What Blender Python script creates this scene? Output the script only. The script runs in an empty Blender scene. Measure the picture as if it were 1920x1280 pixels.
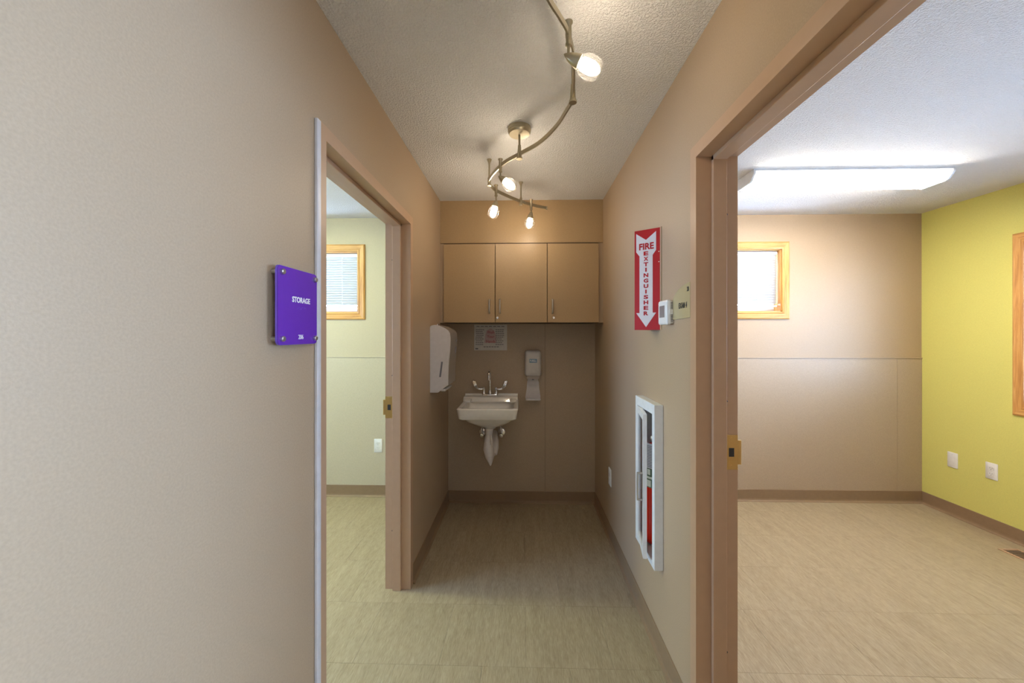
import bpy, bmesh, math, random
from mathutils import Vector, Matrix

random.seed(7)
S = bpy.context.scene
COL = S.collection

# ------------------------------------------------------------------ camera
cam_d = bpy.data.cameras.new('camera')
cam_d.sensor_width = 36.0
cam_d.lens = 720 / 1920 * 36.0
cam_d.shift_y = -14 / 1920
cam_d.clip_start = 0.02
cam = bpy.data.objects.new('camera', cam_d)
COL.objects.link(cam)
cam.location = (0, 0, 1.42)
cam.rotation_euler = (math.pi / 2, 0, math.atan(20 / 720))
S.camera = cam

# ------------------------------------------------------------------ sky (even overcast daylight), exposure
SKY = 23.0
world = bpy.data.worlds.new('overcast_sky')
S.world = world
world.use_nodes = True
bgn = world.node_tree.nodes['Background']
bgn.inputs['Color'].default_value = (0.45, 0.64, 1.0, 1)
bgn.inputs['Strength'].default_value = SKY
FLUO_R, FLUO_L, FLUO_H, SPOT = 40.0, 36.0, 82.0, 100.0
S.view_settings.view_transform = 'Standard'
S.view_settings.look = 'None'
S.view_settings.gamma = 1.0
S.view_settings.use_curve_mapping = False
S.view_settings.exposure = 0.36
S.cycles.adaptive_threshold = 0.03


def portal(loc, rot, sx, sy):
    d = bpy.data.lights.new('window_daylight', 'AREA')
    d.shape = 'RECTANGLE'
    d.size, d.size_y = sx, sy
    d.cycles.is_portal = True
    o = bpy.data.objects.new('window_daylight', d)
    o.location = loc
    o.rotation_euler = rot
    COL.objects.link(o)


# ------------------------------------------------------------------ node helpers / materials
def new_mat(name):
    m = bpy.data.materials.new(name)
    m.use_nodes = True
    nt = m.node_tree
    return m, nt, nt.nodes['Principled BSDF']


def N(nt, kind, **kw):
    n = nt.nodes.new(kind)
    for k, v in kw.items():
        if k in n.inputs:
            n.inputs[k].default_value = v
        else:
            setattr(n, k, v)
    return n


def coords(nt, kind='Object', scale=(1, 1, 1)):
    tc = N(nt, 'ShaderNodeTexCoord')
    mp = N(nt, 'ShaderNodeMapping')
    mp.inputs['Scale'].default_value = scale
    nt.links.new(tc.outputs[kind], mp.inputs['Vector'])
    return mp.outputs['Vector']


def ramp(nt, fac, stops):
    r = N(nt, 'ShaderNodeValToRGB')
    els = r.color_ramp.elements
    while len(els) < len(stops):
        els.new(0.5)
    for e, (p, c) in zip(els, stops):
        e.position = p
        e.color = (*c, 1)
    nt.links.new(fac, r.inputs['Fac'])
    return r.outputs['Color']


def bump(nt, bsdf, height, strength, dist):
    b = N(nt, 'ShaderNodeBump')
    b.inputs['Strength'].default_value = strength
    b.inputs['Distance'].default_value = dist
    nt.links.new(height, b.inputs['Height'])
    nt.links.new(b.outputs['Normal'], bsdf.inputs['Normal'])


def plain(name, col, rough=0.5, metal=0.0, spec=0.5, var=0.04, coat=0.0):
    """Solid finish with a faint mottle."""
    m, nt, b = new_mat(name)
    n = N(nt, 'ShaderNodeTexNoise', Scale=35.0, Detail=3.0)
    nt.links.new(coords(nt), n.inputs['Vector'])
    a = tuple(max(0, c * (1 - var)) for c in col)
    z = tuple(min(1, c * (1 + var)) for c in col)
    nt.links.new(ramp(nt, n.outputs['Fac'], [(0.3, a), (0.7, z)]), b.inputs['Base Color'])
    b.inputs['Roughness'].default_value = rough
    b.inputs['Metallic'].default_value = metal
    b.inputs['Specular IOR Level'].default_value = spec
    b.inputs['Coat Weight'].default_value = coat
    return m


def paint(name, col, rough=0.5, var=0.05, bs=0.25):
    """Rolled wall paint with orange-peel relief and vinyl-like speckle."""
    m, nt, b = new_mat(name)
    v = coords(nt, 'Object')
    n = N(nt, 'ShaderNodeTexNoise', Scale=230.0, Detail=2.0)
    nt.links.new(v, n.inputs['Vector'])
    a = tuple(c * (1 - var) for c in col)
    z = tuple(min(1, c * (1 + var)) for c in col)
    nt.links.new(ramp(nt, n.outputs['Fac'], [(0.3, a), (0.7, z)]), b.inputs['Base Color'])
    b.inputs['Roughness'].default_value = rough
    b.inputs['Specular IOR Level'].default_value = 0.4
    bump(nt, b, n.outputs['Fac'], bs, 0.0012)
    return m


def ceiling_mat():
    m, nt, b = new_mat('knockdown_ceiling')
    v = coords(nt, 'Object')
    n1 = N(nt, 'ShaderNodeTexNoise', Scale=115.0, Detail=3.0, Roughness=0.6)
    nt.links.new(v, n1.inputs['Vector'])
    h = ramp(nt, n1.outputs['Fac'], [(0.42, (0, 0, 0)), (0.62, (1, 1, 1))])
    b.inputs['Base Color'].default_value = (0.88, 0.87, 0.86, 1)
    b.inputs['Roughness'].default_value = 0.85
    b.inputs['Specular IOR Level'].default_value = 0.2
    bump(nt, b, h, 0.8, 0.006)
    return m


def floor_mat():
    m, nt, b = new_mat('woven_vinyl_tile')
    oi = N(nt, 'ShaderNodeObjectInfo')
    off = N(nt, 'ShaderNodeVectorMath', operation='MULTIPLY_ADD')
    tc = N(nt, 'ShaderNodeTexCoord')
    nt.links.new(tc.outputs['Object'], off.inputs[0])
    off.inputs[1].default_value = (1, 1, 1)
    comb = N(nt, 'ShaderNodeCombineXYZ')
    mul = N(nt, 'ShaderNodeMath', operation='MULTIPLY')
    nt.links.new(oi.outputs['Random'], mul.inputs[0])
    mul.inputs[1].default_value = 37.0
    nt.links.new(mul.outputs[0], comb.inputs[0])
    nt.links.new(mul.outputs[0], comb.inputs[2])
    nt.links.new(comb.outputs[0], off.inputs[2])
    mp = N(nt, 'ShaderNodeMapping')
    mp.inputs['Scale'].default_value = (560, 26, 1)
    nt.links.new(off.outputs[0], mp.inputs['Vector'])
    g = N(nt, 'ShaderNodeTexNoise', Scale=1.0, Detail=4.0, Roughness=0.65)
    nt.links.new(mp.outputs[0], g.inputs['Vector'])
    mp2 = N(nt, 'ShaderNodeMapping')
    mp2.inputs['Scale'].default_value = (30, 3.5, 1)
    nt.links.new(off.outputs[0], mp2.inputs['Vector'])
    g2 = N(nt, 'ShaderNodeTexNoise', Scale=1.0, Detail=2.0)
    nt.links.new(mp2.outputs[0], g2.inputs['Vector'])
    add = N(nt, 'ShaderNodeMix', data_type='FLOAT')
    add.inputs[0].default_value = 0.2
    nt.links.new(g.outputs['Fac'], add.inputs[2])
    nt.links.new(g2.outputs['Fac'], add.inputs[3])
    c = ramp(nt, add.outputs[0], [(0.34, (0.27, 0.207, 0.125)), (0.5, (0.385, 0.308, 0.198)), (0.66, (0.48, 0.397, 0.268))])
    hsv = N(nt, 'ShaderNodeHueSaturation')
    mr = N(nt, 'ShaderNodeMapRange')
    mr.inputs['To Min'].default_value = 0.98
    mr.inputs['To Max'].default_value = 1.02
    nt.links.new(oi.outputs['Random'], mr.inputs['Value'])
    nt.links.new(mr.outputs[0], hsv.inputs['Value'])
    nt.links.new(c, hsv.inputs['Color'])
    nt.links.new(hsv.outputs[0], b.inputs['Base Color'])
    b.inputs['Roughness'].default_value = 0.42
    b.inputs['Specular IOR Level'].default_value = 0.45
    bump(nt, b, g.outputs['Fac'], 0.15, 0.001)
    return m


def oak_mat(name, axis):
    m, nt, b = new_mat(name)
    sc = [60, 60, 60]
    sc[axis] = 4
    n = N(nt, 'ShaderNodeTexNoise', Scale=1.0, Detail=5.0, Roughness=0.6, Distortion=0.6)
    nt.links.new(coords(nt, 'Object', sc), n.inputs['Vector'])
    nt.links.new(ramp(nt, n.outputs['Fac'], [(0.3, (0.42, 0.18, 0.045)), (0.5, (0.62, 0.32, 0.095)), (0.7, (0.72, 0.42, 0.15))]), b.inputs['Base Color'])
    b.inputs['Roughness'].default_value = 0.35
    bump(nt, b, n.outputs['Fac'], 0.15, 0.001)
    return m


def glass_mat(name, tint=(1, 1, 1), refl=0.08, haze=0.0):
    """Thin clear sheet: lets light through, mirrors a little at its face."""
    m = bpy.data.materials.new(name)
    m.use_nodes = True
    nt = m.node_tree
    nt.nodes.clear()
    out = N(nt, 'ShaderNodeOutputMaterial')
    tr = N(nt, 'ShaderNodeBsdfTransparent')
    tr.inputs['Color'].default_value = (*tint, 1)
    gl = N(nt, 'ShaderNodeBsdfGlossy', Roughness=0.03)
    fr = N(nt, 'ShaderNodeLayerWeight', Blend=0.25)
    mul = N(nt, 'ShaderNodeMath', operation='MULTIPLY_ADD')
    nt.links.new(fr.outputs['Facing'], mul.inputs[0])
    mul.inputs[1].default_value = 0.5
    mul.inputs[2].default_value = refl
    mx = N(nt, 'ShaderNodeMixShader')
    nt.links.new(mul.outputs[0], mx.inputs[0])
    nt.links.new(tr.outputs[0], mx.inputs[1])
    nt.links.new(gl.outputs[0], mx.inputs[2])
    last = mx.outputs[0]
    if haze:
        df = N(nt, 'ShaderNodeBsdfTranslucent')
        df.inputs['Color'].default_value = (0.9, 0.9, 0.9, 1)
        mx2 = N(nt, 'ShaderNodeMixShader')
        mx2.inputs[0].default_value = haze
        nt.links.new(last, mx2.inputs[1])
        nt.links.new(df.outputs[0], mx2.inputs[2])
        last = mx2.outputs[0]
    nt.links.new(last, out.inputs['Surface'])
    return m


def emit_mat(name, col, strength):
    m, nt, b = new_mat(name)
    b.inputs['Base Color'].default_value = (0.9, 0.9, 0.9, 1)
    b.inputs['Emission Color'].default_value = (*col, 1)
    b.inputs['Emission Strength'].default_value = strength
    return m


def slat_mat():
    m, nt, b = new_mat('blind_slat_vinyl')
    b.inputs['Base Color'].default_value = (0.50, 0.50, 0.51, 1)
    b.inputs['Roughness'].default_value = 0.5
    tl = N(nt, 'ShaderNodeBsdfTranslucent')
    tl.inputs['Color'].default_value = (0.85, 0.86, 0.88, 1)
    mx = N(nt, 'ShaderNodeMixShader')
    mx.inputs[0].default_value = 0.022
    out = nt.nodes['Material Output']
    nt.links.new(b.outputs[0], mx.inputs[1])
    nt.links.new(tl.outputs[0], mx.inputs[2])
    nt.links.new(mx.outputs[0], out.inputs['Surface'])
    return m


M = {}
M['taupe'] = paint('taupe_wall_paint', (0.440, 0.325, 0.214), 0.45)
M['panel'] = paint('taupe_wall_sheet', (0.44, 0.342, 0.245), 0.4, var=0.07)
M['cream'] = paint('storage_back_wall', (0.52, 0.45, 0.32), 0.45)  # storage room back wall, paler than the taupe
M['cream_panel'] = paint('storage_back_sheet', (0.52, 0.46, 0.34), 0.4, var=0.07)
M['lime'] = paint('lime_wall_paint', (0.68, 0.645, 0.19), 0.5)
M['ceiling'] = ceiling_mat()
M['floor'] = floor_mat()
M['subfloor'] = plain('dark_adhesive', (0.14, 0.11, 0.075), 0.8)
M['base'] = plain('brown_vinyl_base', (0.27, 0.18, 0.105), 0.45)
M['frame'] = plain('tan_enamel_frame', (0.50, 0.325, 0.205), 0.38, var=0.02)
M['laminate'] = paint('tan_laminate', (0.40, 0.275, 0.145), 0.38, var=0.07, bs=0.05)
M['gap_shade'] = plain('cabinet_gap_shade', (0.09, 0.055, 0.03), 0.6)  # dark tone standing in for shade in the cabinet gaps
M['brass'] = plain('brass_plate', (0.62, 0.42, 0.16), 0.38, 0.9)
M['joint'] = plain('panel_joint_filler', (0.26, 0.205, 0.15), 0.6)
M['dark'] = plain('recess_shade', (0.02, 0.02, 0.02), 0.6)  # near-black tone stands in for shade inside openings
M['rubber'] = plain('dark_rubber', (0.035, 0.03, 0.03), 0.7)
M['oak_x'] = oak_mat('oak_along_width', 0)
M['oak_y'] = oak_mat('oak_along_depth', 1)
M['oak_z'] = oak_mat('oak_along_height', 2)
M['sash'] = plain('white_sash', (0.80, 0.79, 0.77), 0.4)
M['pane'] = glass_mat('window_glass', (0.97, 0.99, 0.98), 0.04)
M['slat'] = slat_mat()
M['white'] = plain('white_plastic', (0.78, 0.77, 0.75), 0.35)
M['white_metal'] = plain('white_enamel_steel', (0.78, 0.79, 0.80), 0.3)
M['porcelain'] = plain('white_porcelain', (0.86, 0.84, 0.80), 0.12, var=0.02, coat=0.4)
M['chrome'] = plain('chrome', (0.82, 0.82, 0.83), 0.12, 1.0, var=0.01)
M['nickel'] = plain('brushed_nickel', (0.48, 0.43, 0.31), 0.34, 1.0)
M['steel_grey'] = plain('satin_steel', (0.55, 0.54, 0.52), 0.35, 1.0)
M['purple'] = plain('purple_acrylic', (0.145, 0.035, 0.42), 0.18, var=0.02)
M['purple_edge'] = plain('purple_acrylic_edge', (0.20, 0.11, 0.62), 0.2, var=0.02)
M['letter_white'] = plain('white_lettering', (0.86, 0.85, 0.86), 0.5)
M['letter_black'] = plain('black_lettering', (0.02, 0.02, 0.02), 0.5)
M['red'] = plain('sign_red', (0.42, 0.003, 0.007), 0.35, var=0.02)
M['sign_white'] = plain('sign_white', (0.70, 0.66, 0.68), 0.45)
M['ext_red'] = plain('extinguisher_red', (0.62, 0.015, 0.005), 0.2)
M['ext_dark'] = plain('extinguisher_black', (0.025, 0.025, 0.03), 0.4)
M['label_green'] = plain('label_green', (0.10, 0.16, 0.08), 0.5)
M['label_cream'] = plain('label_cream', (0.72, 0.74, 0.62), 0.5)
M['box_inside'] = plain('grey_box_lining', (0.68, 0.71, 0.72), 0.5)
M['clear'] = glass_mat('clear_acrylic_window', (0.80, 0.76, 0.74), 0.10)
M['olive_acrylic'] = plain('olive_acrylic', (0.47, 0.39, 0.22), 0.22, var=0.02)
M['screen'] = plain('grey_display', (0.23, 0.19, 0.18), 0.25)
M['vent_dark'] = plain('vent_grey', (0.18, 0.18, 0.20), 0.6)
M['paper'] = plain('poster_paper', (0.62, 0.60, 0.57), 0.7)
M['ink'] = plain('grey_ink', (0.15, 0.15, 0.17), 0.7)
M['ink_red'] = plain('red_ink', (0.42, 0.10, 0.12), 0.7)
M['pink'] = plain('pink_print', (0.55, 0.40, 0.41), 0.7)
M['dispenser'] = plain('pale_grey_plastic', (0.66, 0.63, 0.64), 0.3)
M['smoke'] = plain('smoky_plastic', (0.36, 0.31, 0.27), 0.25)
M['slot'] = plain('slate_plastic', (0.16, 0.16, 0.19), 0.4)
M['soap_front'] = plain('dove_grey_plastic', (0.55, 0.53, 0.52), 0.32)
M['blue'] = plain('blue_label', (0.10, 0.22, 0.36), 0.5)
M['wrap'] = plain('white_pipe_wrap', (0.82, 0.77, 0.75), 0.5)
M['strip'] = plain('pale_plastic_strip', (0.66, 0.64, 0.66), 0.3)
M['shade'] = glass_mat('clear_lamp_glass', (0.97, 0.96, 0.93), 0.10, haze=0.012)
M['bulb'] = emit_mat('lit_frosted_bulb', (1.0, 0.85, 0.67), SPOT)
M['fluo_r'] = emit_mat('lit_fluorescent_lens', (1.0, 0.92, 0.80), FLUO_R)
M['fluo_rim'] = emit_mat('lit_fluorescent_rim', (1.0, 0.97, 0.93), 1.3)
M['fluo_l'] = emit_mat('added_green_lens', (0.90, 1.0, 0.60), FLUO_L)  # unseen added lamp carrying the storage room's green cast
M['fluo_h'] = emit_mat('added_blue_lens', (0.62, 0.79, 1.0), FLUO_H)  # unseen added lobby lamp, tinted blue to cool the near hall wall


# ------------------------------------------------------------------ mesh helpers
def box(bm, x0, x1, y0, y1, z0, z1):
    vs = [bm.verts.new(p) for p in ((x0, y0, z0), (x1, y0, z0), (x1, y1, z0), (x0, y1, z0), (x0, y0, z1), (x1, y0, z1), (x1, y1, z1), (x0, y1, z1))]
    for f in ((3, 2, 1, 0), (4, 5, 6, 7), (0, 1, 5, 4), (1, 2, 6, 5), (2, 3, 7, 6), (3, 0, 4, 7)):
        bm.faces.new([vs[i] for i in f])
    return bm


def boxes(*bs):
    bm = bmesh.new()
    for b in bs:
        box(bm, *b)
    return bm


def bbox_bm(b, r=0.003, seg=2):
    """One box with rounded edges."""
    bm = boxes(b)
    bmesh.ops.bevel(bm, geom=bm.edges[:], offset=r, segments=seg, affect='EDGES', profile=0.5)
    return bm


def prism(bm, poly, fn, t0, t1):
    """Extrude polygon (u,v) between t0 and t1; fn(u,v,t) -> world point."""
    a = [bm.verts.new(fn(u, v, t0)) for u, v in poly]
    b = [bm.verts.new(fn(u, v, t1)) for u, v in poly]
    n = len(poly)
    bm.faces.new(list(reversed(a)))
    bm.faces.new(b)
    for i in range(n):
        j = (i + 1) % n
        bm.faces.new((a[i], a[j], b[j], b[i]))
    bmesh.ops.recalc_face_normals(bm, faces=bm.faces[:])
    return bm


def rrect(x0, x1, y0, y1, r, n=4):
    pts = []
    for cx, cy, a0 in ((x1 - r, y1 - r, 0), (x0 + r, y1 - r, 90), (x0 + r, y0 + r, 180), (x1 - r, y0 + r, 270)):
        for k in range(n + 1):
            a = math.radians(a0 + 90 * k / n)
            pts.append((cx + r * math.cos(a), cy + r * math.sin(a)))
    return pts


def frame_of(d):
    d = Vector(d).normalized()
    up = Vector((0, 0, 1)) if abs(d.z) < 0.95 else Vector((0, 1, 0))
    a = d.cross(up).normalized()
    return d, a, d.cross(a).normalized()


def lathe(bm, prof, origin, axis=(0, 0, 1), seg=24):
    """prof: (radius, distance along axis)."""
    d, a, b = frame_of(axis)
    o = Vector(origin)
    rings = []
    for r, t in prof:
        if r < 1e-6:
            rings.append([bm.verts.new(o + d * t)])
        else:
            rings.append([bm.verts.new(o + d * t + (a * math.cos(2 * math.pi * k / seg) + b * math.sin(2 * math.pi * k / seg)) * r) for k in range(seg)])
    for p, q in zip(rings, rings[1:]):
        for k in range(seg):
            j = (k + 1) % seg
            if len(p) == 1 and len(q) == 1:
                continue
            if len(p) == 1:
                bm.faces.new((p[0], q[j], q[k]))
            elif len(q) == 1:
                bm.faces.new((p[k], p[j], q[0]))
            else:
                bm.faces.new((p[k], p[j], q[j], q[k]))
    for ring, rev in ((rings[0], True), (rings[-1], False)):
        if len(ring) > 1:
            bm.faces.new(list(reversed(ring)) if rev else ring)
    bmesh.ops.recalc_face_normals(bm, faces=bm.faces[:])
    return bm


def cyl(bm, p, q, r, seg=16, r2=None):
    p, q = Vector(p), Vector(q)
    return lathe(bm, [(r, 0), (r if r2 is None else r2, (q - p).length)], p, q - p, seg)


def spline(pts, n=8):
    P = [Vector(p) for p in pts]
    P = [P[0] * 2 - P[1]] + P + [P[-1] * 2 - P[-2]]
    out = []
    for i in range(1, len(P) - 2):
        for k in range(n):
            t = k / n
            a, b, c, d = P[i - 1], P[i], P[i + 1], P[i + 2]
            out.append(0.5 * (2 * b + (c - a) * t + (2 * a - 5 * b + 4 * c - d) * t * t + (3 * b - a - 3 * c + d) * t ** 3))
    out.append(P[-2])
    return out


def tube(bm, pts, rad, seg=12):
    """Round tube along points; rad a number or one per point."""
    pts = [Vector(p) for p in pts]
    if not isinstance(rad, (list, tuple)):
        rad = [rad] * len(pts)
    prev = None
    rings = []
    for i, p in enumerate(pts):
        d = (pts[min(i + 1, len(pts) - 1)] - pts[max(i - 1, 0)]).normalized()
        if prev is None:
            _, a, b = frame_of(d)
        else:
            a = (prev - d * prev.dot(d)).normalized()
            b = d.cross(a)
        prev = a
        rings.append([bm.verts.new(p + (a * math.cos(2 * math.pi * k / seg) + b * math.sin(2 * math.pi * k / seg)) * rad[i]) for k in range(seg)])
    for p, q in zip(rings, rings[1:]):
        for k in range(seg):
            j = (k + 1) % seg
            bm.faces.new((p[k], p[j], q[j], q[k]))
    bm.faces.new(list(reversed(rings[0])))
    bm.faces.new(rings[-1])
    bmesh.ops.recalc_face_normals(bm, faces=bm.faces[:])
    return bm


def loops(bm, rings):
    """Bridge closed loops of equal length, cap first and last."""
    V = [[bm.verts.new(p) for p in r] for r in rings]
    for p, q in zip(V, V[1:]):
        for k in range(len(p)):
            j = (k + 1) % len(p)
            bm.faces.new((p[k], p[j], q[j], q[k]))
    bm.faces.new(list(reversed(V[0])))
    bm.faces.new(V[-1])
    bmesh.ops.recalc_face_normals(bm, faces=bm.faces[:])
    return bm


WORLD = {}


def wloc(o):
    return WORLD.get(o.name, Vector((0, 0, 0)))


def mk(name, bm, mat, parent=None, smooth=False, label=None, origin=None):
    """One mesh object from a bmesh given in world coordinates."""
    if origin is None:
        xs = [v.co for v in bm.verts]
        lo = Vector([min(c[i] for c in xs) for i in range(3)])
        hi = Vector([max(c[i] for c in xs) for i in range(3)])
        origin = Vector(((lo.x + hi.x) / 2, (lo.y + hi.y) / 2, lo.z))
    origin = Vector(origin)
    bmesh.ops.translate(bm, verts=bm.verts[:], vec=-origin)
    me = bpy.data.meshes.new(name)
    bm.to_mesh(me)
    bm.free()
    if smooth:
        for p in me.polygons:
            p.use_smooth = True
        me.set_sharp_from_angle(angle=math.radians(38))
    me.materials.append(M[mat] if isinstance(mat, str) else mat)
    o = bpy.data.objects.new(name, me)
    COL.objects.link(o)
    if parent is not None:
        o.parent = parent
        o.location = origin - wloc(parent)
    else:
        o.location = origin
    WORLD[o.name] = origin
    if label:
        o['label'] = label
    return o


def thing(name, loc, label, cat, group=None):
    o = bpy.data.objects.new(name, None)
    o.empty_display_size = 0.05
    o.location = loc
    COL.objects.link(o)
    WORLD[o.name] = Vector(loc)
    return tag(o, label, cat, group)


def tag(o, label, cat, group=None):
    o['label'] = label
    o['category'] = cat
    if group:
        o['group'] = group
    return o


def struct(o, label):
    o['kind'] = 'structure'
    o['label'] = label
    return o


def sempty(name, loc, label):
    o = bpy.data.objects.new(name, None)
    o.empty_display_size = 0.05
    o.location = loc
    COL.objects.link(o)
    WORLD[o.name] = Vector(loc)
    return struct(o, label)


def text_bm(s, height, fn, width=None, offset=0.0, depth=0.0006, z0=0.0):
    """Raised lettering: baseline-left at fn(0,0,0), u right, v up, t outwards."""
    cu = bpy.data.curves.new('lettering', 'FONT')
    cu.body = s
    cu.size = 1.0
    cu.offset = offset
    cu.extrude = 0.5
    cu.resolution_u = 3
    ob = bpy.data.objects.new('lettering', cu)
    COL.objects.link(ob)
    dg = bpy.context.evaluated_depsgraph_get()
    me = bpy.data.meshes.new_from_object(ob.evaluated_get(dg))
    bpy.data.objects.remove(ob)
    bpy.data.curves.remove(cu)
    bm = bmesh.new()
    bm.from_mesh(me)
    bpy.data.meshes.remove(me)
    xs = [v.co.x for v in bm.verts]
    ys = [v.co.y for v in bm.verts]
    x0, x1, y0, y1 = min(xs), max(xs), min(ys), max(ys)
    ky = height / (y1 - y0)
    kx = ky if width is None else width / (x1 - x0)
    for v in bm.verts:
        v.co = Vector(fn((v.co.x - x0) * kx, (v.co.y - y0) * ky, z0 + (v.co.z + 0.5) * depth))
    bmesh.ops.recalc_face_normals(bm, faces=bm.faces[:])
    return bm


# ------------------------------------------------------------------ room dimensions
XL, XR, T = -0.629, 0.606, 0.13        # hall wall faces, wall thickness
XL2, XR2 = XL - T, XR + T              # room-side faces
YB, YR = 3.235, 3.33                   # hall back wall, room back walls
YS = 2.915                             # soffit face
ZC = 2.435                             # ceiling
XLIME, XFAR = 3.36, -3.25              # outer side walls
YFR = 0.25                             # exam room front wall; unseen lobby added before it for cool light
YF, YH = -1.0, -2.6                    # front walls of rooms / hall
D1 = (1.2025, 2.12)                    # storage door opening (left)
D2 = (0.43, 1.347)                     # exam room door opening (right)
DH = 2.033
FW, FP = 0.045, 0.006                  # frame face width, proud of wall

# ---- floor with tiles
fl = struct(mk('floor', boxes((XFAR - .2, XLIME + .2, YH - .2, YR + .2, -0.12, -0.006)), 'subfloor'), 'vinyl tile floor of the hall and both rooms')
tw = tl = 0.374
tm = bmesh.new()
box(tm, -tw / 2 + 0.0003, tw / 2 - 0.0003, -tl / 2 + 0.0003, tl / 2 - 0.0003, -0.006, 0)
bmesh.ops.bevel(tm, geom=[e for e in tm.edges if all(v.co.z > -0.001 for v in e.verts)], offset=0.0004, segments=1, affect='EDGES')
t0 = mk('floor_tile', tm, 'floor', fl, origin=(0, 0, 0))
first = True
for j in range(-8, 5):
    y = 1.825 + j * tl
    if y > YR + 0.15 or y < YH:
        continue
    sh = 0.013 if j % 2 == 0 else 0.2
    for i in range(-10, 11):
        x = sh + (i + 0.5) * tw
        if not (XFAR - 0.15 < x < XLIME + 0.15):
            continue
        if y < YF and x < -0.85:
            continue
        if first:
            o, first = t0, False
        else:
            o = t0.copy()
            COL.objects.link(o)
        o.location = Vector((x, y, 0)) - wloc(fl)

# ---- ceiling
struct(mk('ceiling', boxes((XFAR - .2, XLIME + .2, YH - .2, YR + .2, ZC, ZC + 0.1)), 'ceiling'), 'white knockdown-textured ceiling over hall and rooms')

# ---- walls
struct(mk('wall_left', boxes((XL2, XL, YH, D1[0] - .012, 0, ZC), (XL2, XL, D1[1] + .012, YR, 0, ZC), (XL2, XL, D1[0] - .012, D1[1] + .012, DH + .012, ZC)), 'taupe'), 'taupe painted hall wall with the storage door opening')
EY0, EY1, EZ0, EZ1 = 1.70, 1.918, 0.428, 1.072      # recess for the extinguisher cabinet
struct(mk('wall_right', boxes((XR, XR2, YFR - .13, D2[0] - .012, 0, ZC), (XR, XR2, D2[0] - .012, D2[1] + .012, DH + .012, ZC),
                              (XR, XR2, D2[1] + .012, EY0, 0, ZC), (XR, XR2, EY1, YR, 0, ZC),
                              (XR, XR2, EY0, EY1, 0, EZ0), (XR, XR2, EY0, EY1, EZ1, ZC), (XR + .118, XR2, EY0, EY1, EZ0, EZ1)), 'taupe'), 'taupe painted hall wall carrying the fire extinguisher cabinet')
wb = struct(mk('wall_back', boxes((XL, XR, YB, YR + .15, 0, ZC)), 'taupe'), 'taupe alcove wall behind the sink')
mk('wall_panel', boxes((XL, 0.1862, YB - .003, YB, 0.0, 1.52)), 'panel', wb)
mk('wall_panel', boxes((0.1902, XR, YB - .003, YB, 0.0, 1.52)), 'panel', wb)
mk('panel_joint', boxes((0.1864, 0.1900, YB - .0015, YB, 0.0, 1.52)), 'joint', wb)
struct(mk('wall_soffit', boxes((XL, XR, YS, YB, 2.112, ZC)), 'laminate'), 'tan soffit panel above the wall cabinets')


def holed_wall(name, x0, x1, z_open, label, mat='taupe'):
    """Back wall in XZ at YR with one window hole."""
    a, b, c, d = z_open
    return struct(mk(name, boxes((x0, a, YR, YR + .15, 0, ZC), (b, x1, YR, YR + .15, 0, ZC), (a, b, YR, YR + .15, 0, c), (a, b, YR, YR + .15, d, ZC)), mat), label)


W_R = (1.36, 2.20, 1.609, 2.142)     # window openings x0,x1,z0,z1
W_L = (-2.28, -1.442, 1.609, 2.142)
wr = holed_wall('wall_back_right', XR2, XLIME + .15, W_R, 'taupe back wall of the exam room with a small high window')
wl = holed_wall('wall_back_left', XFAR - .15, XL2, W_L, 'back wall of the storage room with a small high window', 'cream')
for w, xs, pm in ((wr, (XR2, 3.158, XLIME), 'panel'), (wl, (XFAR, -2.0, XL2), 'cream_panel')):
    for a, b in zip(xs, xs[1:]):
        mk('wall_panel', boxes((a, b - .0025, YR - .005, YR, 0, 1.212)), pm, w)
    mk('panel_joint', boxes((xs[1] - .0025, xs[1], YR - .003, YR, 0, 1.212)), pm, w)
    mk('panel_joint', boxes((xs[0], xs[-1], YR - .004, YR, 1.2121, 1.2144)), 'joint', w)
    mk('panel_cap', boxes((xs[0], xs[-1], YR - .009, YR, 1.2145, 1.2205)), pm, w)
W_S = (0.75, 2.66, 0.93, 2.04)       # side window opening y0,y1,z0,z1
a, b, c, d = W_S
struct(mk('wall_far_right', boxes((XLIME, XLIME + .15, YFR - .13, a, 0, ZC), (XLIME, XLIME + .15, b, YR, 0, ZC), (XLIME, XLIME + .15, a, b, 0, c), (XLIME, XLIME + .15, a, b, d, ZC)), 'lime'), 'lime green side wall of the exam room')
W_S2 = (0.6, 1.9, 0.93, 2.04)  # unseen side window, added to bring daylight into the storage room
a, b, c, d = W_S2
struct(mk('wall_far_left', boxes((XFAR - .15, XFAR, YF, a, 0, ZC), (XFAR - .15, XFAR, b, YR, 0, ZC), (XFAR - .15, XFAR, a, b, 0, c), (XFAR - .15, XFAR, a, b, d, ZC)), 'lime'), 'lime green side wall of the storage room')
struct(mk('wall_front_right', boxes((XR2, XLIME, YFR - .13, YFR, 0, ZC)), 'taupe'), 'wall between the exam room and the added lobby')
W_B = (-2.2, -0.15, 0.75, 2.15)      # added lobby window for cool light, y0,y1,z0,z1
a, b, c, d = W_B
struct(mk('wall_added_lobby', boxes((XLIME, XLIME + .15, YH, a, 0, ZC), (XLIME, XLIME + .15, b, YFR - .13, 0, ZC), (XLIME, XLIME + .15, a, b, 0, c), (XLIME, XLIME + .15, a, b, d, ZC)), 'taupe'), 'unseen side wall of the added lobby with a wide window for cool light')
struct(mk('wall_front_left', boxes((XFAR - .15, XL2, YF - .13, YF, 0, ZC)), 'taupe'), 'front wall of the storage room')
struct(mk('wall_front', boxes((XL2, -0.46, YH - .13, YH, 0, ZC), (0.44, XLIME + .15, YH - .13, YH, 0, ZC), (-0.46, 0.44, YH - .13, YH, 2.05, ZC)), 'taupe'), 'unseen end wall of the added lobby with a solid door')
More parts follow.
